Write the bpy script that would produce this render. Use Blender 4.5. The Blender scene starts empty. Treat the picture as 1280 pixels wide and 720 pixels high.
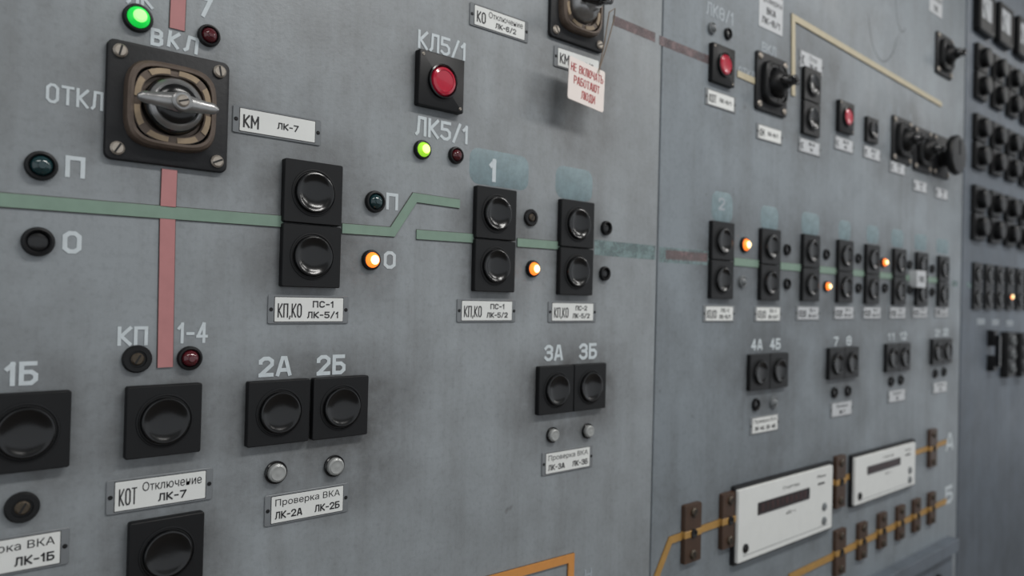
import bpy, bmesh, math, random
from mathutils import Vector, Matrix
random.seed(4)
scene = bpy.context.scene
scene.view_settings.view_transform = 'Standard'

# ------------------------------------------------------------------ camera
F_PX, D, ZC = 920.0, 0.80, 1.50
a = Vector((1076, -36, -F_PX)).normalized()
b = Vector((.025, 1, -.0099)); b = (b - a * b.dot(a)).normalized()
c = b.cross(a)
R = Matrix((a, c, b))
cam_d = bpy.data.cameras.new('camera'); cam = bpy.data.objects.new('camera', cam_d)
scene.collection.objects.link(cam); scene.camera = cam
cam_d.sensor_width = 36; cam_d.lens = 36 * F_PX / 1280; cam_d.clip_start = .01
cam.matrix_world = Matrix.Translation((0, -D, ZC)) @ R.to_4x4()
cam_d.dof.use_dof = True; cam_d.dof.focus_distance = .86; cam_d.dof.aperture_fstop = 3.3

def M(u, v, y=0.0):
    """survey: photo measurement -> (x,z) on the real panel plane"""
    d = R @ Vector(((u - 640) / F_PX, (360 - v) / F_PX, -1))
    t = (y + D) / d.y
    return (t * d.x, ZC + t * d.z)

# ------------------------------------------------------------------ materials
def s2l(c):
    return tuple(((x / 255) / 12.92 if x / 255 <= .04045 else ((x / 255 + .055) / 1.055) ** 2.4) for x in c)
def mat(name, col, rough=.5, metal=0, nscale=60, namt=.15, bump=0, bscale=200, emis=None, es=0, coat=0, spec=.5):
    m = bpy.data.materials.new(name); m.use_nodes = True
    nt = m.node_tree; p = nt.nodes['Principled BSDF']
    col = s2l(col)
    tc = nt.nodes.new('ShaderNodeTexCoord')
    n = nt.nodes.new('ShaderNodeTexNoise'); n.inputs['Scale'].default_value = nscale; n.inputs['Detail'].default_value = 5
    nt.links.new(tc.outputs['Object'], n.inputs['Vector'])
    mx = nt.nodes.new('ShaderNodeMix'); mx.data_type = 'RGBA'
    mx.inputs[6].default_value = (*[max(0, x * (1 - namt)) for x in col], 1)
    mx.inputs[7].default_value = (*[min(1, x * (1 + namt)) for x in col], 1)
    nt.links.new(n.outputs['Fac'], mx.inputs[0]); nt.links.new(mx.outputs[2], p.inputs['Base Color'])
    p.inputs['Roughness'].default_value = rough; p.inputs['Metallic'].default_value = metal
    p.inputs['Coat Weight'].default_value = coat; p.inputs['Specular IOR Level'].default_value = spec
    if bump:
        n2 = nt.nodes.new('ShaderNodeTexNoise'); n2.inputs['Scale'].default_value = bscale
        nt.links.new(tc.outputs['Object'], n2.inputs['Vector'])
        bp = nt.nodes.new('ShaderNodeBump'); bp.inputs['Strength'].default_value = bump; bp.inputs['Distance'].default_value = .002
        nt.links.new(n2.outputs['Fac'], bp.inputs['Height']); nt.links.new(bp.outputs[0], p.inputs['Normal'])
    if emis:
        p.inputs['Emission Color'].default_value = (*s2l(emis), 1); p.inputs['Emission Strength'].default_value = es
    return m

# hand grime rubbed onto the paint round the controls: (x, z, radius x, radius z, strength)
GRIME = []
def g(u, v, rx, rz, s): x, z = M(u, v); GRIME.append((x, z, rx * 1.3, rz * 1.3, s))
def panel_mat(name, base, seed, sect):
    m = bpy.data.materials.new(name); m.use_nodes = True
    nt = m.node_tree; L = nt.links.new; p = nt.nodes['Principled BSDF']
    geo = nt.nodes.new('ShaderNodeNewGeometry')
    mp = nt.nodes.new('ShaderNodeMapping'); mp.inputs['Location'].default_value = (seed, seed * .7, 0)
    L(geo.outputs['Position'], mp.inputs['Vector'])
    def noise(sc, det=6, r=.6, vec=None):
        n = nt.nodes.new('ShaderNodeTexNoise'); n.inputs['Scale'].default_value = sc
        n.inputs['Detail'].default_value = det; n.inputs['Roughness'].default_value = r
        L(vec or mp.outputs[0], n.inputs['Vector']); return n
    def ramp(src, p0, c0, p1, c1):
        r = nt.nodes.new('ShaderNodeValToRGB'); e = r.color_ramp.elements
        e[0].position = p0; e[0].color = (*c0, 1); e[1].position = p1; e[1].color = (*c1, 1)
        L(src, r.inputs[0]); return r
    def mul(A, B, f=1):
        x = nt.nodes.new('ShaderNodeMix'); x.data_type = 'RGBA'; x.blend_type = 'MULTIPLY'
        x.inputs[0].default_value = f; L(A, x.inputs[6]); L(B, x.inputs[7]); return x
    bl = s2l(base)
    big = ramp(noise(1.8).outputs['Fac'], .3, [x * .84 for x in bl], .7, [x * 1.12 for x in bl])
    mid = ramp(noise(8, 8, .7).outputs['Fac'], .34, (.80, .79, .78), .56, (1, 1, 1))
    st = nt.nodes.new('ShaderNodeMapping'); st.inputs['Scale'].default_value = (14, 14, 1.1)
    L(mp.outputs[0], st.inputs['Vector'])
    streak = ramp(noise(1.6, 6, .7, st.outputs[0]).outputs['Fac'], .34, (.86, .85, .84), .56, (1, 1, 1))
    speck = ramp(noise(150, 3, .6).outputs['Fac'], .3, (.88, .88, .88), .5, (1, 1, 1))
    spot = ramp(noise(34, 2, .5).outputs['Fac'], .2, (.62, .6, .58), .26, (1, 1, 1))
    o = mul(big.outputs[0], mid.outputs[0]).outputs[2]
    for t in (streak, speck, spot): o = mul(o, t.outputs[0]).outputs[2]
    gn = noise(14, 7, .7)
    tot = None
    for (x, z, rx, rz, s_) in GRIME:
        if not (sect[0] <= x <= sect[1]): continue
        q = nt.nodes.new('ShaderNodeMapping'); q.vector_type = 'TEXTURE'
        q.inputs['Location'].default_value = (x, 0, z); q.inputs['Scale'].default_value = (rx, 50, rz)
        L(geo.outputs['Position'], q.inputs['Vector'])
        ln = nt.nodes.new('ShaderNodeVectorMath'); ln.operation = 'LENGTH'; L(q.outputs[0], ln.inputs[0])
        mr = nt.nodes.new('ShaderNodeMapRange'); mr.interpolation_type = 'SMOOTHSTEP'
        mr.inputs[1].default_value = .35; mr.inputs[2].default_value = 1.1; mr.inputs[3].default_value = s_; mr.inputs[4].default_value = 0
        L(ln.outputs['Value'], mr.inputs[0])
        if tot is None: tot = mr.outputs[0]
        else:
            ad = nt.nodes.new('ShaderNodeMath'); ad.operation = 'MAXIMUM'; L(tot, ad.inputs[0]); L(mr.outputs[0], ad.inputs[1]); tot = ad.outputs[0]
    if tot is not None:
        nr = nt.nodes.new('ShaderNodeMapRange'); nr.inputs[1].default_value = .35; nr.inputs[2].default_value = .65; nr.inputs[3].default_value = .35; nr.inputs[4].default_value = 1.2
        L(gn.outputs['Fac'], nr.inputs[0])
        k = nt.nodes.new('ShaderNodeMath'); k.operation = 'MULTIPLY'; k.use_clamp = True; L(tot, k.inputs[0]); L(nr.outputs[0], k.inputs[1])
        x = nt.nodes.new('ShaderNodeMix'); x.data_type = 'RGBA'; x.blend_type = 'MULTIPLY'
        L(k.outputs[0], x.inputs[0]); L(o, x.inputs[6]); x.inputs[7].default_value = (.34, .315, .30, 1); o = x.outputs[2]
    L(o, p.inputs['Base Color'])
    rr = ramp(noise(5, 6).outputs['Fac'], .3, (.42,) * 3, .7, (.57,) * 3)
    L(rr.outputs[0], p.inputs['Roughness'])
    bp = nt.nodes.new('ShaderNodeBump'); bp.inputs['Strength'].default_value = .25; bp.inputs['Distance'].default_value = .001
    L(noise(260, 2).outputs['Fac'], bp.inputs['Height'])
    bp2 = nt.nodes.new('ShaderNodeBump'); bp2.inputs['Strength'].default_value = .14; bp2.inputs['Distance'].default_value = .01
    L(noise(6, 2).outputs['Fac'], bp2.inputs['Height']); L(bp.outputs[0], bp2.inputs['Normal'])
    L(bp2.outputs[0], p.inputs['Normal'])
    return m

def faded(name, col, thr=(.38, .55), lo=.05, hi=.85):
    """worn paint: patchy coverage through transparency"""
    m = mat(name, col, .5, nscale=30, namt=.08)
    nt = m.node_tree; p = nt.nodes['Principled BSDF']
    tc = nt.nodes.new('ShaderNodeTexCoord')
    n = nt.nodes.new('ShaderNodeTexNoise'); n.inputs['Scale'].default_value = 45; n.inputs['Detail'].default_value = 8; n.inputs['Roughness'].default_value = .75
    nt.links.new(tc.outputs['Object'], n.inputs['Vector'])
    r = nt.nodes.new('ShaderNodeMapRange'); r.inputs[1].default_value = thr[0]; r.inputs[2].default_value = thr[1]
    r.inputs[3].default_value = lo; r.inputs[4].default_value = hi
    nt.links.new(n.outputs['Fac'], r.inputs[0]); nt.links.new(r.outputs[0], p.inputs['Alpha'])
    return m

g(391, 285, .08, .11, .8); g(205, 525, .07, .07, .75); g(400, 515, .13, .08, .85); g(30, 540, .07, .07, .6)
g(618, 305, .08, .11, .75); g(720, 315, .07, .11, .75); g(715, 490, .12, .09, .9); g(550, 103, .06, .07, .5); g(212, 138, .09, .09, .6)
g(720, 110, .13, .12, .6); g(205, 690, .07, .08, .6); g(466, 325, .04, .05, .5); g(400, 600, .13, .045, .6)
g(902, 325, .09, .12, .7); g(1010, 340, .28, .12, .6); g(1120, 355, .33, .12, .6); g(958, 470, .13, .11, .7); g(1054, 460, .12, .09, .7); g(1122, 450, .12, .09, .7); g(1177, 440, .12, .1, .7)
g(1000, 120, .20, .16, .5); g(1150, 190, .33, .13, .6); g(980, 620, .33, .16, .4); g(1045, 110, .06, .1, .5)

xs1 = M(821, 360)[0]; xs2 = M(1202, 360)[0]
PAN1 = panel_mat('panel_paint_grey', (131, 137, 141), 0, (-5, xs1))
PAN2 = panel_mat('panel_paint_grey_b', (125, 133, 139), 3.1, (xs1, xs2))
PAN3 = panel_mat('panel_paint_grey_c', (98, 107, 117), 7.7, (50, 60))
BLK = mat('black_plastic', (13, 14, 16), .45, nscale=90, namt=.3, bump=.04, bscale=500, spec=.3)
BLKG = mat('black_gloss', (9, 10, 12), .2, nscale=60, namt=.3, spec=.5)
BLKD = mat('black_dark', (6, 6, 7), .6)
BLKR = mat('black_rough_plate', (19, 20, 23), .55, nscale=70, namt=.4, bump=.15, spec=.35)
WHT = mat('label_white', (208, 210, 208), .5, nscale=40, namt=.06)
WHT2 = mat('label_aged', (178, 181, 184), .5, nscale=60, namt=.1)
INK = mat('ink_black', (22, 22, 26), .6)
PNT = mat('lettering_paint', (186, 194, 198), .55, nscale=120, namt=.16)
PNTD = mat('lettering_paint_dull', (146, 154, 160), .55, nscale=120, namt=.16)
HOLD = mat('label_holder', (104, 108, 111), .35, nscale=50, namt=.15, coat=.3)
STEEL = mat('screw_steel', (164, 156, 146), .38, .6, nscale=200, namt=.3)
SCRD = mat('screw_dark', (74, 66, 56), .45, .6, nscale=200, namt=.3)
STEELW = mat('worn_steel', (150, 150, 150), .3, .8, nscale=60, namt=.35, bump=.05)
BRASS = mat('worn_brown_bezel', (92, 80, 71), .4, .3, nscale=70, namt=.5, bump=.1)
BEIGE = mat('worn_beige_mark', (146, 128, 104), .5, nscale=110, namt=.4)
GREEN = mat('strip_green', (114, 137, 123), .55, nscale=80, namt=.14)
PINK = mat('strip_pink', (168, 114, 114), .55, nscale=70, namt=.13)
EDGE = mat('strip_dark_edge', (66, 62, 60), .7)  # dark outline colour for the wider layer beneath each mimic strip
GOLD = mat('strip_ochre', (158, 122, 64), .5, nscale=70, namt=.2)
SAND = mat('strip_sand', (172, 162, 136), .5, nscale=70, namt=.14)
ORNG = mat('strip_orange', (190, 130, 66), .5, nscale=70, namt=.14)
BAKE = mat('bakelite_brown', (62, 43, 30), .45, nscale=50, namt=.35)
RED_INK = mat('ink_red', (158, 52, 52), .6)
TAGM = mat('tag_card', (216, 207, 202), .6, nscale=30, namt=.06)
TEAL = faded('faded_teal_paint', (130, 151, 157), (.3, .6), .45, .8)
TEAL2 = faded('faded_teal_line', (138, 160, 161), (.34, .66), .2, .8)
PINKF = faded('faded_pink_line', (138, 118, 119), (.36, .62), .1, .7)
WIRE = mat('thin_wire', (120, 105, 90), .5)
MARK = faded('pencil_mark', (96, 102, 108), (.3, .7), .1, .5)
L_OR = mat('lens_orange', (255, 140, 50), .3, emis=(255, 120, 40), es=1.5)
L_HOT = mat('lens_hot', (255, 230, 170), .3, emis=(255, 222, 160), es=2.4)
L_GR = mat('lens_green_lit', (30, 190, 70), .25, emis=(20, 205, 70), es=.7)
L_GH = mat('lens_green_hot', (150, 255, 130), .25, emis=(150, 255, 130), es=1.2)
L_YG = mat('lens_yellowgreen', (150, 200, 60), .25, emis=(140, 205, 40), es=.9)
L_YH = mat('lens_yellow_hot', (240, 250, 140), .25, emis=(240, 250, 130), es=1.5)
L_GD = mat('lens_green_dark', (14, 46, 50), .15, coat=.5)
L_RD = mat('lens_red_dark', (78, 20, 28), .15, coat=.5)
L_RB = mat('lens_red', (160, 20, 46), .2, coat=.6, emis=(170, 15, 45), es=.12)
L_BK = mat('lens_black', (12, 13, 15), .25)
L_WH = mat('lens_white', (140, 142, 141), .35, coat=.2)
L_GY = mat('lens_grey', (104, 108, 110), .35)
DISP = mat('display_dark', (34, 27, 30), .3)
DIGI = mat('digits_dim_red', (66, 40, 40), .5)
DIAL = mat('meter_dial', (168, 172, 176), .4)

# ------------------------------------------------------------------ stroke alphabet (stencilled condensed capitals)
W_ = .56; C_ = .17
def _o(w=W_, c=C_): return [(w/2,0),(w-c,0),(w,c),(w,1-c),(w-c,1),(c,1),(0,1-c),(0,c),(c,0),(w/2,0)]
G = {
 'О': (W_, [_o()]), '0': (W_, [_o()]), 'Т': (W_, [[(0,1),(W_,1)], [(W_/2,1),(W_/2,0)]]),
 'К': (W_, [[(0,0),(0,1)], [(W_,1),(.1,.5),(W_,0)]]), 'Л': (W_, [[(0,0),(.1,.12),(.15,1),(W_,1),(W_,0)]]),
 'П': (W_, [[(0,0),(0,1),(W_,1),(W_,0)]]), 'Н': (W_, [[(0,0),(0,1)], [(W_,0),(W_,1)], [(0,.5),(W_,.5)]]),
 'В': (W_, [[(0,0),(0,1)], [(0,1),(W_-C_,1),(W_-.02,.88),(W_-.02,.66),(W_-C_,.53),(0,.53)], [(W_-C_-.05,.53),(W_-C_,.53),(W_,.4),(W_,.13),(W_-C_,0),(0,0)]]),
 'Б': (W_, [[(0,0),(0,1)], [(W_-.04,1),(0,1)], [(0,0),(W_-C_,0),(W_,C_),(W_,.42),(W_-C_,.57),(0,.57)]]),
 'А': (.6, [[(0,0),(.22,1),(.38,1),(.6,0)], [(.09,.26),(.51,.26)]]),
 'М': (.72, [[(0,0),(0,1)], [(0,1),(.36,.35),(.72,1)], [(.72,1),(.72,0)]]), 'И': (W_, [[(0,1),(0,0)], [(0,0),(W_,1)], [(W_,1),(W_,0)]]),
 'Е': (.5, [[(.5,1),(0,1),(0,0),(.5,0)], [(0,.52),(.44,.52)]]), 'Ч': (W_, [[(0,1),(0,.6),(.12,.45),(W_,.45)], [(W_,1),(W_,0)]]),
 'Ь': (W_, [[(0,1),(0,0)], [(0,0),(W_-C_,0),(W_,C_),(W_,.38),(W_-C_,.54),(0,.54)]]), 'Р': (W_, [[(0,0),(0,1)], [(0,1),(W_-C_,1),(W_,.84),(W_,.6),(W_-C_,.45),(0,.45)]]),
 'Ю': (.8, [[(0,0),(0,1)], [(0,.5),(.3,.5)], [(.55,0),(.67,0),(.8,.17),(.8,.83),(.67,1),(.43,1),(.3,.83),(.3,.17),(.43,0),(.55,0)]]),
 'Д': (.66, [[(0,-.14),(0,0),(.66,0),(.66,-.14)], [(.1,0),(.18,1),(.56,1),(.56,0)]]), 'С': (W_, [[(W_,.84),(W_-C_,1),(C_,1),(0,.83),(0,.17),(C_,0),(W_-C_,0),(W_,.16)]]),
 '1': (.24, [[(0,.76),(.2,.98)], [(.2,1),(.2,0)]]), '2': (W_, [[(0,.76),(0,.85),(C_,1),(W_-C_,1),(W_,.85),(W_,.62),(.02,.02)], [(0,0),(W_,.0)]]),
 '3': (W_, [[(0,.84),(C_,1),(W_-C_,1),(W_,.86),(W_,.67),(W_-C_,.54),(.2,.54)], [(W_-C_-.05,.54),(W_-C_,.54),(W_,.4),(W_,.14),(W_-C_,0),(C_,0),(0,.15)]]),
 '4': (W_, [[(.4,0),(.4,1)], [(.36,1),(.02,.3)], [(0,.3),(W_,.3)]]), '5': (W_, [[(W_,1),(.02,1),(0,.58),(W_-C_,.58),(W_,.43),(W_,.15),(W_-C_,0),(C_,0),(0,.12)]]),
 '6': (W_, [[(W_,.88),(W_-C_,1),(C_,1),(0,.82),(0,.15),(C_,0),(W_-C_,0),(W_,.15),(W_,.42),(W_-C_,.56)], [(W_-C_,.56),(0,.56)]]),
 '7': (W_, [[(0,1),(W_,1)], [(W_,1),(.16,0)]]), '8': (W_, [_o(), [(.0,.53),(W_,.53)]]),
 '-': (.34, [[(0,.46),(.34,.46)]]), '/': (.42, [[(0,-.05),(.42,1.05)]]), ',': (.1, [[(.1,.06),(0,-.14)]]), ' ': (.3, []), '.': (.08, [[(0,.0),(.08,0)]])}

# ------------------------------------------------------------------ mesh builder
class MB:
    def __init__(s): s.v = []; s.f = []; s.m = []; s.mats = []
    def add(s, vs, fs, mt):
        if mt not in s.mats: s.mats.append(mt)
        i = s.mats.index(mt); o = len(s.v)
        s.v += [tuple(x) for x in vs]
        for q in fs: s.f.append(tuple(k + o for k in q)); s.m.append(i)
    def loft(s, loops, mt, cap0=False, cap1=True, closed=True):
        n = len(loops[0]); vs = [p for l in loops for p in l]; fs = []
        for k in range(len(loops) - 1):
            for j in range(n if closed else n - 1):
                j2 = (j + 1) % n
                fs.append((k * n + j, k * n + j2, (k + 1) * n + j2, (k + 1) * n + j))
        if cap0: fs.append(tuple(range(n)))
        if cap1: fs.append(tuple((len(loops) - 1) * n + j for j in range(n)))
        s.add(vs, fs, mt)
    def rp(s, cx, cz, w, h, r, prof, mt, cap1=True, n=4):
        loops = []
        for ins, y in prof:
            W, H, rr = w / 2 - ins, h / 2 - ins, max(r - ins, .0004)
            pts = []
            for (sx, sz, a0) in ((1, 1, 0), (-1, 1, 90), (-1, -1, 180), (1, -1, 270)):
                for k in range(n + 1):
                    an = math.radians(a0 + 90 * k / n)
                    pts.append((cx + sx * (W - rr) + rr * math.cos(an), -y, cz + sz * (H - rr) + rr * math.sin(an)))
            loops.append(pts)
        s.loft(loops, mt, False, cap1)
    def box(s, cx, cz, w, h, y0, y1, mt, bev=.0008):
        s.rp(cx, cz, w, h, bev * 1.2, [(0, y0), (0, y1 - bev), (bev, y1)], mt, n=2)
    def lathe(s, cx, cz, prof, mt, seg=32, cap=True, ex=2.0):
        loops = []
        for r, y in prof:
            r = max(r, 1e-5); pts = []
            for k in range(seg):
                t = 2 * math.pi * k / seg; co, si = math.cos(t), math.sin(t)
                q = (abs(co) ** ex + abs(si) ** ex) ** (-1 / ex)
                pts.append((cx + r * q * co, -y, cz + r * q * si))
            loops.append(pts)
        s.loft(loops, mt, False, cap)
    def dome(s, cx, cz, r, y0, h, mt, seg=24):
        s.lathe(cx, cz, [(r * math.cos(math.pi / 2 * k / 6), y0 + h * math.sin(math.pi / 2 * k / 6)) for k in range(7)], mt, seg)
    def sector(s, cx, cz, r0, r1, a0, a1, y0, y1, mt, n=5, ex=2.0):
        def P(r, an, y):
            t = math.radians(an); co, si = math.cos(t), math.sin(t)
            q = (abs(co) ** ex + abs(si) ** ex) ** (-1 / ex)
            return (cx + r * q * co, -y, cz + r * q * si)
        loops = []
        for k in range(n + 1):
            an = a0 + (a1 - a0) * k / n
            loops.append([P(r0, an, y0), P(r0, an, y1), P(r1, an, y1), P(r1, an, y0)])
        s.loft(loops, mt, True, True)
    def strip(s, pts, w, y0, y1, mt):
        loops = []
        P = [Vector(p) for p in pts]
        for i, p in enumerate(P):
            d0 = (P[i] - P[i - 1]).normalized() if i else None
            d1 = (P[i + 1] - P[i]).normalized() if i < len(P) - 1 else None
            if d0 is None: d0 = d1
            if d1 is None: d1 = d0
            t = (d0 + d1)
            t = t.normalized() if t.length > 1e-4 else d0
            nn = Vector((-t.y, t.x)); sc = 1 / max(.5, nn.dot(Vector((-d0.y, d0.x))))
            l = p + nn * w / 2 * sc; r = p - nn * w / 2 * sc
            loops.append([(l.x, -y0, l.y), (l.x, -y1, l.y), (r.x, -y1, r.y), (r.x, -y0, r.y)])
        s.loft(loops, mt, True, True)
    def tube(s, pts, r, mt, n=8):
        loops = []; P = [Vector(p) for p in pts]
        for i, p in enumerate(P):
            d = (P[min(i + 1, len(P) - 1)] - P[max(i - 1, 0)]).normalized()
            e = d.cross(Vector((0, 1, .13))).normalized(); g_ = d.cross(e)
            loops.append([p + r * (math.cos(2 * math.pi * k / n) * e + math.sin(2 * math.pi * k / n) * g_) for k in range(n)])
        s.loft(loops, mt, True, True)
    def screw(s, cx, cz, r, y, mt=None, ang=30):
        mt = mt or STEEL
        s.lathe(cx, cz, [(r, y), (r, y + r * .25), (r * .75, y + r * .5)], mt, 16)
        ca, sa = math.cos(math.radians(ang)), math.sin(math.radians(ang))
        s.strip([(cx - ca * r * .8, cz - sa * r * .8), (cx + ca * r * .8, cz + sa * r * .8)], r * .28, y + r * .3, y + r * .54, BLKD)
    def stroke(s, body, cx, cz, w, h, y, mt, wt=.17, tilt=0):
        """stroke-lettering fitted to w x h"""
        gap = .30; adv = []; x = 0
        for ch in body: adv.append(x); x += G[ch][0] + gap
        tot = max(x - gap, .01)
        st = wt * h; st = min(st, .30 * .56 * w / tot) if tot > .3 else st
        H = h - st
        sc = (w - st) / tot if tot > .3 else H
        t = math.radians(tilt); ox = (w - st) / 2 if tot > .3 else .12 * H
        n = 0
        for ch, ax in zip(body, adv):
            for pl in G[ch][1]:
                pts = []
                for (px, pz) in pl:
                    X = (px + ax) * sc - ox; Z = pz * H - H / 2
                    pts.append((cx + X * math.cos(t) - Z * math.sin(t), cz + X * math.sin(t) + Z * math.cos(t)))
                n += 1
                def ext(p, q):
                    d = (Vector(p) - Vector(q))
                    return tuple(Vector(p) + d.normalized() * st * .48) if d.length > 1e-6 else p
                if pl[0] != pl[-1]: pts[0] = ext(pts[0], pts[1]); pts[-1] = ext(pts[-1], pts[-2])
                s.strip(pts, st, y - .0003, y + .00008 * (n % 4), mt)
    def text(s, body, cx, cz, w, h, y, mt, bold=.0):
        vs, fs = glyphs(body, bold)
        if not vs: return
        x0 = min(p[0] for p in vs); x1 = max(p[0] for p in vs); z0 = min(p[1] for p in vs); z1 = max(p[1] for p in vs)
        sx = w / max(x1 - x0, 1e-4); sz = h / max(z1 - z0, 1e-4)
        s.add([(cx + (px - (x0 + x1) / 2) * sx, -y, cz + (pz - (z0 + z1) / 2) * sz) for px, pz in vs], fs, mt)
    def mesh(s, name):
        me = bpy.data.meshes.new(name); me.from_pydata(s.v, [], s.f)
        for m_ in s.mats: me.materials.append(m_)
        me.polygons.foreach_set('material_index', s.m)
        bm = bmesh.new(); bm.from_mesh(me); bmesh.ops.recalc_face_normals(bm, faces=bm.faces); bm.to_mesh(me); bm.free()
        me.polygons.foreach_set('use_smooth', [True] * len(me.polygons))
        me.set_sharp_from_angle(angle=math.radians(32)); me.update()
        return me
    def obj(s, name, x=0, z=0, y=0, rot=None):
        o = bpy.data.objects.new(name, s.mesh(name)); o.location = (x, y, z)
        if rot: o.rotation_euler = rot
        scene.collection.objects.link(o); return o

_gc = {}
def glyphs(body, bold):
    k = (body, bold)
    if k in _gc: return _gc[k]
    cu = bpy.data.curves.new('t', 'FONT'); cu.body = body; cu.offset = bold; cu.resolution_u = 3
    ob = bpy.data.objects.new('t', cu); scene.collection.objects.link(ob)
    dg = bpy.context.evaluated_depsgraph_get(); dg.update()
    me = bpy.data.meshes.new_from_object(ob.evaluated_get(dg))
    r = ([(v.co.x, v.co.y) for v in me.vertices], [tuple(p.vertices) for p in me.polygons])
    bpy.data.objects.remove(ob); bpy.data.meshes.remove(me); bpy.data.curves.remove(cu)
    _gc[k] = r; return r

def inst(cache={}, key=None, make=None, name='', x=0, z=0):
    if key not in cache: cache[key] = make().mesh(name)
    o = bpy.data.objects.new(name, cache[key]); o.location = (x, 0, z); scene.collection.objects.link(o); return o

# ------------------------------------------------------------------ panel and room
def slab(x0, x1, z0, z1, mt, name):
    m = MB(); m.rp(0, 0, x1 - x0, z1 - z0, .003, [(0, -.04), (0, -.002), (.0008, -.0005), (.002, 0)], mt, n=3)
    m.rp(0, 0, x1 - x0, z1 - z0, .003, [(0, -.04), (.001, -.0401)], mt, n=3)
    return m.obj(name, (x0 + x1) / 2, (z0 + z1) / 2)
slab(-1.6, xs1 - .0018, .12, 2.85, PAN1, 'control_panel_section')
slab(xs1 + .0018, xs2 - .006, .12, 2.85, PAN2, 'control_panel_section')
slab(xs2 + .006, 6.5, .12, 2.85, PAN3, 'control_panel_section')
m = MB(); m.box(2.45, .06, 8.1, .12, -.04, -.01, BLKR); m.obj('baseboard_panel')
FLO = mat('floor_linoleum', (100, 92, 84), .5, nscale=6, namt=.2)
CEI = mat('ceiling_white', (190, 190, 186), .8, nscale=4, namt=.05)
def slab3(name, x0, x1, y0, y1, z0, z1, mt):
    m = MB()
    vs = [(x, y, z) for z in (z0, z1) for (x, y) in ((x0, y0), (x1, y0), (x1, y1), (x0, y1))]
    m.add(vs, [(0, 1, 2, 3), (4, 5, 6, 7), (0, 1, 5, 4), (1, 2, 6, 5), (2, 3, 7, 6), (3, 0, 4, 7)], mt); m.obj(name)
slab3('floor', -3, 7, -4, .6, -.1, 0, FLO); slab3('ceiling', -3, 7, -4, .6, 3.2, 3.3, CEI); slab3('wall_back', -3, 7, .35, .45, 0, 3.2, CEI)
LUM = mat('luminaire_housing', (220, 220, 220), .4)
for lx in (-.8, 1.2, 3.2, 5.2):
    m = MB()
    vs = [(x, y, z) for z in (3.12, 3.2) for (x, y) in ((-.65, -.17), (.65, -.17), (.65, .17), (-.65, .17))]
    m.add(vs, [(0, 1, 2, 3), (4, 5, 6, 7), (0, 1, 5, 4), (1, 2, 6, 5), (2, 3, 7, 6), (3, 0, 4, 7)], LUM)
    o = m.obj('ceiling_luminaire', lx, 0, -1.35)
    ld = bpy.data.lights.new('tube_light', 'AREA'); ld.shape = 'RECTANGLE'; ld.size = 1.25; ld.size_y = .3
    ld.energy = {-.8: 14, 1.2: 34, 3.2: 22, 5.2: 16}[lx]; ld.color = (1, .98, .95)
    lo = bpy.data.objects.new('tube_light', ld); lo.location = (0, 0, 3.11); lo.parent = o; scene.collection.objects.link(lo)
w = bpy.data.worlds.new('world'); scene.world = w; w.use_nodes = True
w.node_tree.nodes['Background'].inputs[0].default_value = (.92, .96, 1, 1)
w.node_tree.nodes['Background'].inputs[1].default_value = .74

# ------------------------------------------------------------------ push buttons
BS = .0715
def button_parts(m, cx, cz, s=BS):
    m.rp(cx, cz, s, s, .0022, [(0, 0), (0, .0076), (.0004, .0084), (.0010, .0088)], BLK)
    r = s * .34
    m.lathe(cx, cz, [(r * 1.13, .0086), (r * 1.11, .0096), (r * 1.05, .0098), (r * 1.02, .0090)], BLK, 40, cap=False)
    m.lathe(cx, cz, [(r * 1.02, .0089), (r * .98, .0089)], BLKD, 40, cap=True)
    m.lathe(cx, cz, [(r * .97, .0088), (r * .96, .0124), (r * .93, .0136), (r * .88, .0140), (r * .82, .0136), (r * .74, .0124), (r * .6, .0108), (r * .4, .0098), (r * .2, .0095), (0, .0094)], BLKG, 40)
def mk(n, vert):
    def f():
        m = MB()
        for i in range(n):
            o = (i - (n - 1) / 2) * (BS + .0014)
            button_parts(m, 0 if vert else o, o if vert else 0)
        return m
    return f
def buttons(u, v, n=1, vert=True):
    x, z = M(u, v, -.005)
    return inst(key=('b', n, vert), make=mk(n, vert), name='push_button' if n == 1 else 'push_button_pair', x=x, z=z)
for (u, v) in ((31, 540), (205, 525), (348, 515), (425, 508.5), (208, 690)): buttons(u, v)
stacks = [(390, 281), (618.5, 300), (720, 310), (902, 325.5), (962, 331), (1013, 335), (1056, 339.5), (1090, 343), (1124, 346), (1152, 349), (1179, 352)]
for (u, v) in stacks: buttons(u, v, 2, True)
for (u, v) in ((715.5, 485), (960.5, 464), (1054, 453.5), (1122, 446.5), (1177, 439)): buttons(u, v, 2, False)
buttons(1014, 128, 2, True)

def sq_lamp():
    m = MB(); s = BS
    m.rp(0, 0, s, s, .0025, [(0, 0), (0, .0085), (.0005, .0096), (.0015, .0102)], BLK)
    m.lathe(0, 0, [(.0225, .0098), (.0222, .0145), (.0205, .0152), (.0185, .0125)], BLKG, 36, cap=False)
    m.lathe(0, 0, [(.0187, .0122), (.0175, .0155), (.014, .017), (.0135, .0160), (.008, .0155), (0, .0155)], L_RB, 36)
    m.screw(-.030, .030, .0022, .0100); m.screw(.030, -.030, .0022, .0100)
    return m
for (u, v) in ((550.5, 103), (903, 82), (1057, 147)):
    x, z = M(u, v, -.006); inst(key='sq', make=sq_lamp, name='indicator_window', x=x, z=z)
x, z = M(1090, 163, -.006)
m = MB(); button_parts(m, 0, 0, .06); m.obj('push_button', x, z)

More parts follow.
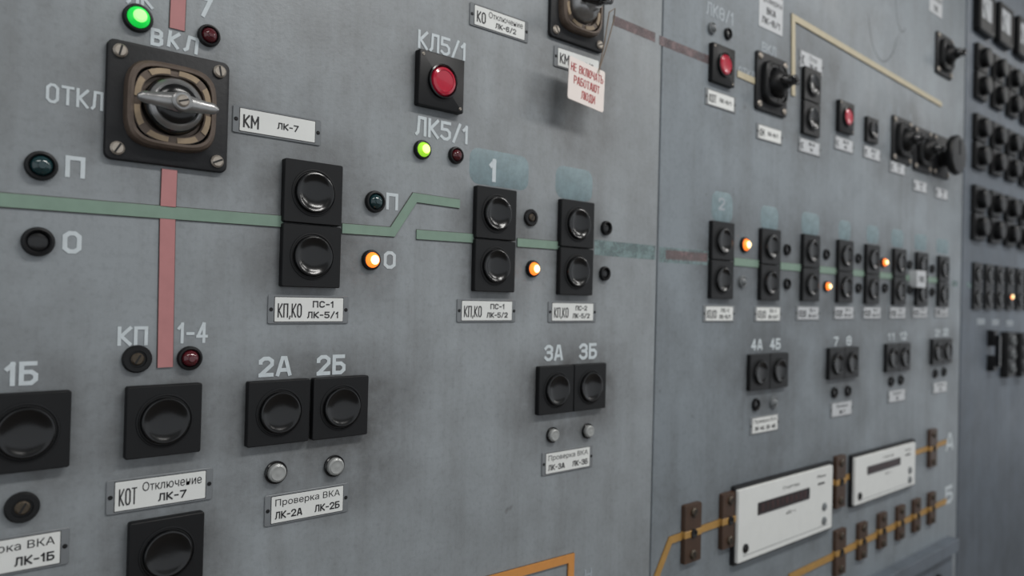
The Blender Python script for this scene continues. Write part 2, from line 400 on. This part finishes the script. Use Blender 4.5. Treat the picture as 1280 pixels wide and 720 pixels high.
# ------------------------------------------------------------------ round lamps
def lamp(u, v, kind, r=.0135):
    x, z = M(u, v, -.004)
    def f():
        m = MB()
        if kind == 'screw':
            m.lathe(0, 0, [(r, 0), (r, .003), (r * .9, .0045), (r * .62, .0045), (r * .6, .003)], BLK, 28)
            m.screw(0, 0, r * .45, .003, SCRD, 60); return m
        if kind in ('white',):
            m.lathe(0, 0, [(r, 0), (r, .003), (r * .92, .004), (r * .84, .003)], BLKG, 28)
            m.lathe(0, 0, [(r * .82, .003), (r * .78, .007), (r * .6, .0085), (r * .5, .008), (r * .2, .0085), (0, .0086)], L_WH, 28); return m
        m.lathe(0, 0, [(r, 0), (r, .0035), (r * .93, .0055), (r * .8, .006), (r * .7, .0045), (r * .68, .002)], BLK if kind != 'grey' else L_GY, 32)
        lens = {'or': (L_OR, L_HOT), 'gr': (L_GR, L_GH), 'yg': (L_YG, L_YH), 'gd': (L_GD, None), 'rd': (L_RD, None), 'bk': (L_BK, None), 'grey': (L_GY, None)}[kind]
        h = .010 if lens[1] else .007
        if kind == 'bk':
            m.lathe(0, 0, [(r * .68, .002), (r * .55, .003), (r * .2, .0035), (0, .0036)], L_BK, 24); return m
        m.dome(0, 0, r * (.78 if lens[1] else .68), .003, h, lens[0])
        if lens[1]: m.lathe(0, 0, [(r * .46, .003 + h * .84), (r * .35, .0033 + h * .97), (0, .0034 + h)], lens[1], 20)
        else:
            m.lathe(0, 0, [(r * .3, .003 + h * .8), (r * .25, .003 + h * 1.05), (0, .003 + h * 1.08)], L_GY if kind == 'grey' else lens[0], 16)
        return m
    return inst(key=('l', kind, r), make=f, name='indicator_lamp', x=x, z=z)
for (u, v, k, r) in [(52, 207, 'gd', .0135), (48, 302, 'bk', .0135), (173, 22, 'gr', .0140), (262, 44, 'rd', .0115), (172, 449, 'screw', .0138), (238, 448, 'rd', .0125),
    (28, 635, 'screw', .0140), (470, 252, 'gd', .0135), (465, 325, 'or', .0125), (529, 187, 'yg', .0125), (571, 194, 'rd', .0115), (665, 272, 'screw', .0125), (667, 336, 'or', .0125),
    (759, 285, 'bk', .0115), (757, 342, 'bk', .0115), (346, 591, 'white', .0128), (419, 583, 'white', .0128), (692, 544, 'white', .0118), (736, 539, 'white', .0118),
    (932, 306, 'or', .0150), (929, 352, 'grey', .0118), (985, 312, 'bk', .0118), (985, 355, 'bk', .0118), (1034, 318, 'bk', .0118), (1034, 358, 'or', .0118), (1074, 323, 'bk', .0118), (1074, 360, 'bk', .0118),
    (1105, 328, 'or', .0125), (1107, 360, 'bk', .0118), (1138, 331, 'bk', .0118), (1138, 362, 'bk', .0118), (1166, 336, 'bk', .0118), (1166, 365, 'bk', .0118),
    (891, 35, 'grey', .011), (911, 42, 'bk', .011), (946, 506, 'bk', .0125), (968, 503, 'grey', .0125), (1044, 491, 'bk', .0125), (1061, 489, 'bk', .0125), (1115, 477, 'bk', .0125), (1127, 475, 'bk', .0125), (1170, 467, 'bk', .0125), (1181, 465, 'bk', .0125)]:
    lamp(u, v, k, r)

# ------------------------------------------------------------------ rotary switches
def rotary(u, v, style):
    x, z = M(u, v, -.003); m = MB(); s = .117
    m.rp(0, 0, s, s, .007, [(0, 0), (0, .004), (.0008, .0055), (.002, .006)], BLKR)
    for sx in (-1, 1):
        for sz in (-1, 1): m.screw(sx * .0475, sz * .0475, .0066, .006, STEEL, random.randint(0, 170))
    br = BRASS if style != 'black' else BLK
    m.lathe(0, 0, [(.0435, .0058), (.0435, .012), (.042, .0165), (.0395, .0185), (.037, .0185), (.0365, .016)], br, 56, cap=False, ex=3.8)
    m.lathe(0, 0, [(.0368, .0162), (.033, .0168), (.0300, .0165), (.0292, .010)], br if style != 'black' else BLK, 56, ex=2.8)
    mk_ = BEIGE if style != 'black' else BLKR
    for k in range(8):
        m.sector(0, 0, .0312, .0365, k * 45 + 7, k * 45 + 38, .015, .0176, mk_, ex=2.7)
    if style == 'silver':
        m.lathe(0, 0, [(.0285, .010), (.0285, .020), (.0268, .0248), (.0240, .0272)], BLKG, 44, cap=False)
        m.lathe(0, 0, [(.0258, .0258), (.0245, .0285), (.0212, .0306), (.0198, .0298)], STEELW, 44, cap=False)
        m.lathe(0, 0, [(.0199, .0294), (.018, .0312), (.013, .0330), (.006, .0340), (0, .0342)], BLKG, 40)
        hy, hm, L_, up = .0315, STEELW, .0375, .014
    else:
        m.lathe(0, 0, [(.0285, .010), (.0265, .022), (.0215, .030), (.015, .034), (.013, .044), (0, .045)], STEELW if style == 'dark' else BLK, 40)
        hy, hm, L_, up = .040, BLKG, .034, .016
    def bar(L, hy, up, mt, tilt=0):
        loops = []
        for k in range(-10, 11):
            t = k / 10; X = L * t; hw = .0036 + .0062 * max(0, 1 - abs(t)) ** .8 + (.0008 if .7 < abs(t) < 1 else 0)
            if abs(t) == 1: hw = .0022
            hh = up * (.55 + .45 * math.exp(-(t * 2) ** 2)) * (.75 if abs(t) == 1 else 1)
            pts = []
            for q in range(14):
                an = 2 * math.pi * q / 14
                Z = hw * math.cos(an); Y = hy + hh / 2 + hh / 2 * math.sin(an)
                ct, st = math.cos(math.radians(tilt)), math.sin(math.radians(tilt))
                pts.append((X * ct - Z * st, -Y, X * st + Z * ct))
            loops.append(pts)
        m.loft(loops, mt, True, True)
    bar(L_, hy, up, hm, {'silver': 0, 'dark': 12, 'black': 5}[style])
    m.lathe(0, 0, [(.0095, hy), (.0095, hy + up + .0005), (.008, hy + up + .0015)], hm, 28)
    m.screw(0, 0, .006, hy + up + .001, STEEL if style == 'silver' else BLK, 20)
    return m.obj('rotary_switch', x, z)
rotary(212, 136, 'silver'); rotary(722, 9, 'dark'); rotary(964, 106, 'black'); rotary(1127, 176, 'black'); rotary(1153, 188, 'black')
rotary(1180, 70, 'black')
def roundknob(u, v):
    x, z = M(u, v, -.003); m = MB()
    m.rp(0, 0, .117, .117, .007, [(0, 0), (0, .004), (.0008, .0055), (.002, .006)], BLKR)
    for sx in (-1, 1):
        for sz in (-1, 1): m.screw(sx * .047, sz * .047, .006, .006)
    m.lathe(0, 0, [(.03, .006), (.028, .03), (.026, .032)], BLK)
    m.lathe(0, 0, [(.05, .030), (.056, .036), (.056, .046), (.052, .051), (.03, .052), (0, .052)], BLK, 12)
    m.box(0, .02, .006, .04, .051, .054, BLK); m.obj('rotary_knob_switch', x, z)
roundknob(1176, 196)

# ------------------------------------------------------------------ labels
def label(u, v, w, h, left='', lines=(), holder=True, mt=None, lw=.27, tilt=0):
    x, z = M(u, v, -.001); m = MB(); mt = mt or WHT
    y = .0006
    if holder:
        m.rp(0, 0, w + .015, h + .005, .002, [(0, 0), (0, .0012), (.0005, .0016)], HOLD)
        m.screw(-w / 2 - .004, 0, .0022, .0014, BLK); m.screw(w / 2 + .004, 0, .0022, .0014, BLK); y = .0016
        m.rp(0, 0, w + .0014, h + .0014, .0006, [(0, y - .0002), (0, y + .0001)], INK)
    m.rp(0, 0, w, h, .0006, [(0, 0), (0, y + .0003), (.0002, y + .0005)], mt)
    yy = y + .0007; x0 = -w / 2 + w * .04
    xa = x0
    if left:
        m.stroke(left, x0 + w * lw / 2, -h * .04, w * lw, h * .58, yy, INK, .15); xa = x0 + w * lw + w * .05
    n = len(lines); avail = w / 2 - w * .04 - xa; cx = xa + avail / 2
    for i, l in enumerate(lines):
        lh = h * (.28 if n > 1 else .3)
        cz = 0 if n == 1 else (h * .23 if i == 0 else -h * .22)
        if n == 3: lh = h * .18; cz = h * (.28 - .28 * i)
        tw = min(avail * .98, len(l) * lh * .85)
        if all(ch in G for ch in l): m.stroke(l, cx, cz, tw, lh, yy, INK, .18)
        else: m.text(l, cx, cz, tw, lh * 1.15, yy, INK, .003)
    return m.obj('label_plate', x, z, 0, (0, math.radians(-tilt), 0) if tilt else None)
label(348, 157.5, .087, .0245, 'КМ', ['ЛК-7'], lw=.2)
label(387, 387, .084, .0275, 'КП,КО', ['ПС-1', 'ЛК-5/1'], lw=.34)
label(609, 388.5, .089, .0265, 'КП,КО', ['ПС-1', 'ЛК-5/2'], lw=.34)
label(716, 390, .089, .0265, 'КП,КО', ['ПС-2', 'ЛК-5/2'], lw=.34)
label(202, 613, .086, .0285, 'КОТ', ['Отключение', 'ЛК-7'], lw=.19)
label(385, 630, .088, .0295, '', ['Проверка ВКА', 'ЛК-2А   ЛК-2Б'])
label(710, 575, .094, .0300, '', ['Проверка ВКА', 'ЛК-3А   ЛК-3Б'])
label(4, 696, .088, .0295, '', ['Проверка ВКА', 'ЛК-1А   ЛК-1Б'])
label(625, 29, .091, .0265, 'КО', ['Отключение', 'ЛК-6/2'], lw=.17)
label(723, 79, .089, .0265, 'КМ', ['ЛК-6/2'], lw=.22)
label(901, 126, .084, .0265, 'КОТ', ['ЛК-8/1'])
label(962, 168, .084, .0265, 'КМ', ['ЛК-8/1'], lw=.2)
for (u, v) in ((1012, 184), (1055, 181), (1090, 192), (1122, 210), (1150, 233), (1177, 242)):
    label(u, v, .082, .027, 'К', ['ЛК-8', 'ПС'], mt=WHT2, lw=.1)
label(1014, 79, .09, .036, 'К', ['Откл', 'ЛК-8'], mt=WHT2, lw=.1)
label(964, 16, .09, .075, '', ['Проверка', 'ВКА', 'ЛК-8/1'], mt=WHT2, holder=False)
label(1170, 5, .09, .06, '', ['Проверка', 'ЛК'], mt=WHT2, holder=False)
for (u, v) in ((899, 392), (960, 392.5), (1010, 391.5), (1055, 391), (1090, 391), (1122, 391), (1150, 390.5), (1177, 390)):
    label(u, v, .088, .0265, 'КП,КО', ['ПС-1', 'ЛК-6/1'], mt=WHT2 if u > 1000 else WHT, lw=.34)
label(956, 530, .094, .030, '', ['Проверка ВКА', 'ЛК-4А ЛК-4Б']); label(1052, 511, .094, .03, '', ['Проверка', 'ЛК-7'], mt=WHT2)
label(1121, 494.5, .094, .028, '', ['Проверка', 'ЛК'], mt=WHT2); label(1175, 484, .094, .028, '', ['Проверка', 'ЛК'], mt=WHT2)
x, z = M(1152, 349, -.02); m = MB(); m.box(0, 0, .06, .045, 0, .02, WHT2); m.stroke('ПК', 0, 0, .03, .015, .0205, INK); m.obj('label_card', x, z)

# ------------------------------------------------------------------ painted lettering
def letter(s, u, v, hpx, wpx, mt=None, tilt=0, wt=.19):
    x, z = M(u, v); x2, _ = M(u + wpx / 2, v); x1, _ = M(u - wpx / 2, v)
    _, z2 = M(u, v - hpx / 2); _, z1 = M(u, v + hpx / 2)
    m = MB(); m.stroke(s, 0, 0, x2 - x1, z2 - z1, .0004, mt or PNT, wt, tilt); m.obj('painted_lettering', x, z)
letter('ОТКЛ', 94, 121.5, 24, 72); letter('П', 94, 209, 27, 25); letter('О', 90, 303, 28, 24)
letter('В', 196, 47, 22, 16); letter('К', 217, 50, 21, 15, tilt=-5); letter('Л', 239, 56, 21, 18, tilt=-5)
letter('1Б', 27, 467, 30, 42); letter('КП', 166, 420, 24, 38); letter('1-4', 241, 416, 26, 38); letter('2А', 344, 458, 25, 41); letter('2Б', 414, 456, 25, 36)
letter('П', 490, 252, 21, 15); letter('О', 487, 325, 22, 15); letter('КЛ5/1', 553, 57, 23, 60); letter('ЛК5/1', 553, 163, 24, 66)
letter('1', 616, 213, 29, 10, wt=.2); letter('3А', 692, 441, 20, 23); letter('3Б', 735, 439, 20, 22)
letter('ЛК', 175, -3, 22, 34); letter('7', 257, 9, 26, 17)
letter('4А', 946, 431, 14, 14); letter('4Б', 969, 430, 14, 13); letter('7', 1045, 427, 12, 6); letter('8', 1061, 426, 12, 6)
letter('11', 1114, 421, 10, 8); letter('12', 1129, 420, 10, 8); letter('21', 1172, 416, 9, 6); letter('22', 1182, 415, 9, 6)
letter('А', 1187, 552, 22, 9); letter('Б', 1186, 618, 22, 9)
letter('ОТКЛ', 933, 93, 14, 20, PNTD); letter('ВКЛ', 961, 62, 13, 18, PNTD); letter('ЛК8/1', 900, 17, 17, 34, PNTD); letter('2', 902, 255, 16, 8, PNTD)
letter('Н', 735, 718, 14, 9, PNTD)
for u, v in ((1113, 135), (1122, 139), (1138, 147), (1165, 160)): letter('1', u, v, 9, 3, PNTD)

# ------------------------------------------------------------------ worn teal paint patches
def patch(u, v, hpx, wpx, mt=TEAL, r=.02):
    x, z = M(u, v); x2, _ = M(u + wpx / 2, v); x1, _ = M(u - wpx / 2, v)
    _, z2 = M(u, v - hpx / 2); _, z1 = M(u, v + hpx / 2)
    m = MB(); m.rp(0, 0, x2 - x1, z2 - z1, min(r, (z2 - z1) * .3), [(0, .00005), (.0001, .0001)], mt); m.obj('paint_patch', x, z)
patch(625, 212, 44, 74); patch(718, 230, 40, 46)
for (u, v, h) in ((903, 259, 38), (962, 273, 30), (1013, 280, 28), (1056, 288, 24), (1091, 293, 22), (1122, 298, 22), (1151, 303, 20), (1178, 308, 18)): patch(u, v, h, 26 if u < 950 else (22 if u < 1030 else 15))
def pline(p, q, w_, mt, y=.0003):
    m = MB(); m.strip([M(*p), M(*q)], w_, y - .0003, y, mt); m.obj('painted_line')
pline((743, 309), (819, 316), .024, TEAL2); pline((824, 318), (888, 323), .026, TEAL2); pline((832, 318), (884, 322), .016, PINKF, .0006)
pline((766, 25), (819, 47), .016, PINKF); pline((824, 50), (886, 75), .016, PINKF)
pline((1190, 354), (1197, 355), .016, TEAL2); pline((1208, 356), (1222, 357), .016, TEAL2)

# ------------------------------------------------------------------ mimic diagram strips
def strip(pts, w, mt, h=.0018, name='mimic_line_strip', y0=0, edge=True):
    m = MB(); P = [M(*p) for p in pts]; m.strip(P, w, y0, h, mt)
    if edge: m.strip(P, w + .0016, 0, .0005, EDGE)
    m.obj(name)
strip([(-60, 245), (353, 277)], .0125, GREEN)
strip([(427, 285.5), (490, 290), (518, 247), (574, 255)], .0115, GREEN)
strip([(520, 293), (591, 298)], .012, GREEN); strip([(646, 303), (699, 307)], .012, GREEN)
for (u0, u1) in [(917, 949), (975, 1001), (1024, 1047), (1065, 1082), (1099, 1116), (1131, 1145), (1159, 1172)]:
    f = lambda u: 327 + (u - 917) * .093
    strip([(u0, f(u0)), (u1, f(u1))], .015, GREEN)
strip([(224, -30), (221, 37)], .0145, PINK, .0014)
strip([(211.5, 212), (209.7, 259)], .0145, PINK, .0018); strip([(209.2, 274), (206, 459)], .0145, PINK, .0018)
strip([(990.5, 120), (990.5, 22), (1176, 131)], .0135, SAND, .003)
strip([(921, 92), (944, 102)], .0125, SAND)
strip([(819, 722), (837, 675), (1182, 552)], .0125, GOLD, .003)
strip([(985, 722), (1182, 626)], .0145, GOLD, .003)
strip([(600, 728), (713, 697), (711, 760)], .0125, ORNG, .003)

for (cu, cv, ru, rv, a0, a1) in ((1105, 5, 20, 72, 190, 330), (1128, 0, 8, 40, 170, 300)):
    m = MB(); pts = [M(cu + ru * math.cos(math.radians(t)), cv - rv * math.sin(math.radians(t))) for t in range(a0, a1, 8)]
    m.strip(pts, .0022, 0, .0003, MARK); m.obj('pencil_mark')

# ------------------------------------------------------------------ bakelite brackets
def bracket(u, v, h=.105, w=.050):
    x, z = M(u, v, -.006)
    def f():
        m = MB(); m.rp(0, 0, w, h, .003, [(0, 0), (0, .007), (.001, .009)], BAKE)
        for q in (-.36, .36): m.screw(0, q * h, .0085, .009, SCRD, 40 if q > 0 else 120)
        m.box(0, 0, w * 1.02, .0125, .0, .0098, GOLD)
        m.lathe(0, 0, [(.008, .009), (.008, .0125), (.005, .0125), (.004, .0105)], BLKD, 20)
        return m
    inst(key=('br', h, w), make=f, name='terminal_bracket', x=x, z=z)
bracket(865, 666); bracket(911, 650); bracket(1166, 560); bracket(1050, 602, .12, .045); bracket(1050, 690, .105)
for (u, v) in ((1103, 663), (1126, 653), (1146, 644), (1165, 635), (1078, 676)): bracket(u, v, .088, .045)

# ------------------------------------------------------------------ recording meters
def meter(p, name='energy_meter'):
    (xa, za), (xb, zb) = M(*p[0], -.012), M(*p[1], -.012)
    w = xb - xa; h = za - zb; m = MB()
    m.rp(.005, 0, w + .018, h + .012, .004, [(0, 0), (0, .007), (.001, .009)], BLKR)
    m.rp(0, 0, w, h, .003, [(0, .008), (0, .013), (.001, .015)], WHT)
    m.rp(-w * .05, h * .17, w * .54, h * .17, .001, [(0, .0145), (0, .0165), (.0015, .0165), (.002, .0153)], DISP)
    for k in range(10): m.stroke(str((k * 7) % 9), -w * .05 - w * .22 + k * w * .049, h * .17, w * .026, h * .1, .0156, DIGI, .2)
    m.text('Счетчик', w * .02, h * .36, w * .18, h * .05, .0154, INK); m.text('кВт ч', w * .02, -h * .02, w * .1, h * .05, .0154, INK)
    m.text('Режим', w * .36, h * .38, w * .1, h * .05, .0154, INK)
    for (qx, qz) in ((.4, -.12), (.40, -.34), (-.43, -.32)): m.lathe(qx * w, qz * h, [(.009, .015), (.009, .017), (.006, .019), (0, .019)], L_GY if qx > 0 else BLKG, 20)
    m.box(.36 * w, .26 * h, .03, .004, .015, .0155, INK, .0001); m.box(0, -.42 * h, w * .9, .0012, .015, .0153, L_GY, .0001)
    m.obj(name, (xa + xb) / 2, (za + zb) / 2)
meter([(922, 613), (1038, 659)]); meter([(1068, 573), (1142, 605)])

x0, z0 = M(1187, 668)
m = MB(); m.box(0, 0, .9, .035, 0, .03, PAN3); m.box(0, -.09, .9, .14, 0, .012, PAN3)
for k in range(6): m.lathe(-.36 + k * .14, -.085, [(.02, .012), (.02, .02), (.014, .024), (.013, .018)], BLK, 20)
m.obj('lower_control_ledge', x0 - .46, z0 - .02)

# ------------------------------------------------------------------ far panel section
def panel_meter(u, v):
    x, z = M(u, v, -.01)
    def f():
        m = MB(); m.rp(0, 0, .13, .13, .008, [(0, 0), (0, .018), (.004, .022), (.014, .022), (.016, .018)], BLK, cap1=False)
        m.rp(0, 0, .100, .100, .002, [(0, .017), (.001, .018)], DIAL)
        for k in range(9):
            t = math.radians(20 + 17.5 * k); m.strip([(.040 * math.cos(t), -.03 + .044 * math.sin(t) * 1.3), (.046 * math.cos(t), -.03 + .05 * math.sin(t) * 1.3)], .0015, .018, .0186, INK)
        m.strip([(0, -.03), (-.03, .02)], .0015, .018, .02, BLKD); m.box(0, -.037, .1, .028, .017, .0195, BLK); return m
    inst(key='pm', make=f, name='panel_meter', x=x, z=z)
zr = [M(1224, v, -.006)[1] for v in (90, 178, 267)]
xc0 = M(1224, 180, -.006)[0]; dx = .15
def mkbig():
    m = MB()
    for q in (-1, 1):
        m.rp(0, q * .043, .092, .082, .003, [(0, 0), (0, .012), (.001, .014)], BLK)
        m.lathe(0, q * .043, [(.03, .0138), (.029, .03), (.024, .034), (0, .034)], BLK, 28)
    return m
for i in range(7):
    for zz in zr: inst(key='big', make=mkbig, name='control_key_pair', x=xc0 + i * dx, z=zz)
zz5 = M(1225, 358)[1]
for i in range(9):
    inst(key=('b', 2, True), make=mk(2, True), name='push_button_pair', x=xc0 + .01 + i * .105, z=zz5)
for (u, v) in ((1230, 17), (1254, 33), (1277, 49)): panel_meter(u, v)
lamp(1263, 371, 'or', .016)
for i, (u, v) in enumerate(((1226, 402), (1244, 403), (1262, 404))):
    label(u, v, .07, .018, 'К', ['ПС-1'], mt=PNTD, holder=False)
def knife(u, v):
    x, z = M(u, v, -.01); m = MB()
    m.rp(0, 0, .075, .15, .004, [(0, 0), (0, .02), (.002, .024)], BLK)
    for q in (-.045, 0, .045): m.lathe(0, q, [(.016, .024), (.016, .03), (.011, .034), (.009, .028)], L_GY, 20)
    m.obj('socket_block', x, z)
knife(1259, 443); knife(1276, 443)
x, z = M(1236, 438); m = MB(); m.box(0, .04, .035, .05, 0, .02, BLK); m.box(0, -.04, .035, .05, 0, .02, BLK); m.strip([(0, -.05), (0, .05)], .012, .018, .032, BLKG); m.obj('toggle_switch', x, z)

# ------------------------------------------------------------------ hanging warning tag on a wire
xh, zh = M(733, 106, -.03)
m = MB()
m.rp(0, 0, .078, .066, .004, [(0, .0), (.0002, .0010)], TAGM)
m.rp(0, 0, .078, .066, .004, [(0, .0), (.0002, -.0003)], TAGM)
for i, (s, ww) in enumerate((('НЕ ВКЛЮЧАТЬ', .070), ('РАБОТАЮТ', .056), ('ЛЮДИ', .030))):
    m.stroke(s, 0 if i != 2 else .004, .018 - i * .0185, ww, .0125, .0013, RED_INK, .12)
sx, sz = M(722, 9)
top = [(sx + .012 - xh, -.022, sz - .012 - zh), (sx + .028 - xh, -.018, sz - .014 - zh)]
hole = (.024, -.001, .028)
for t_ in top:
    m.tube([hole, ((hole[0] * .5 + t_[0] * .5) + .002, t_[1] * .5, (hole[2] + t_[2]) / 2), t_], .0009, WIRE)
m.tube([top[0], ((top[0][0] + top[1][0]) / 2, -.026, top[0][2] + .008), top[1]], .0009, WIRE)
m.lathe(hole[0], hole[2], [(.003, .0008), (.003, .0016), (.0018, .0016)], STEEL, 14)
o = m.obj('warning_tag', xh, zh, -.03, (math.radians(-4), math.radians(6), 0))
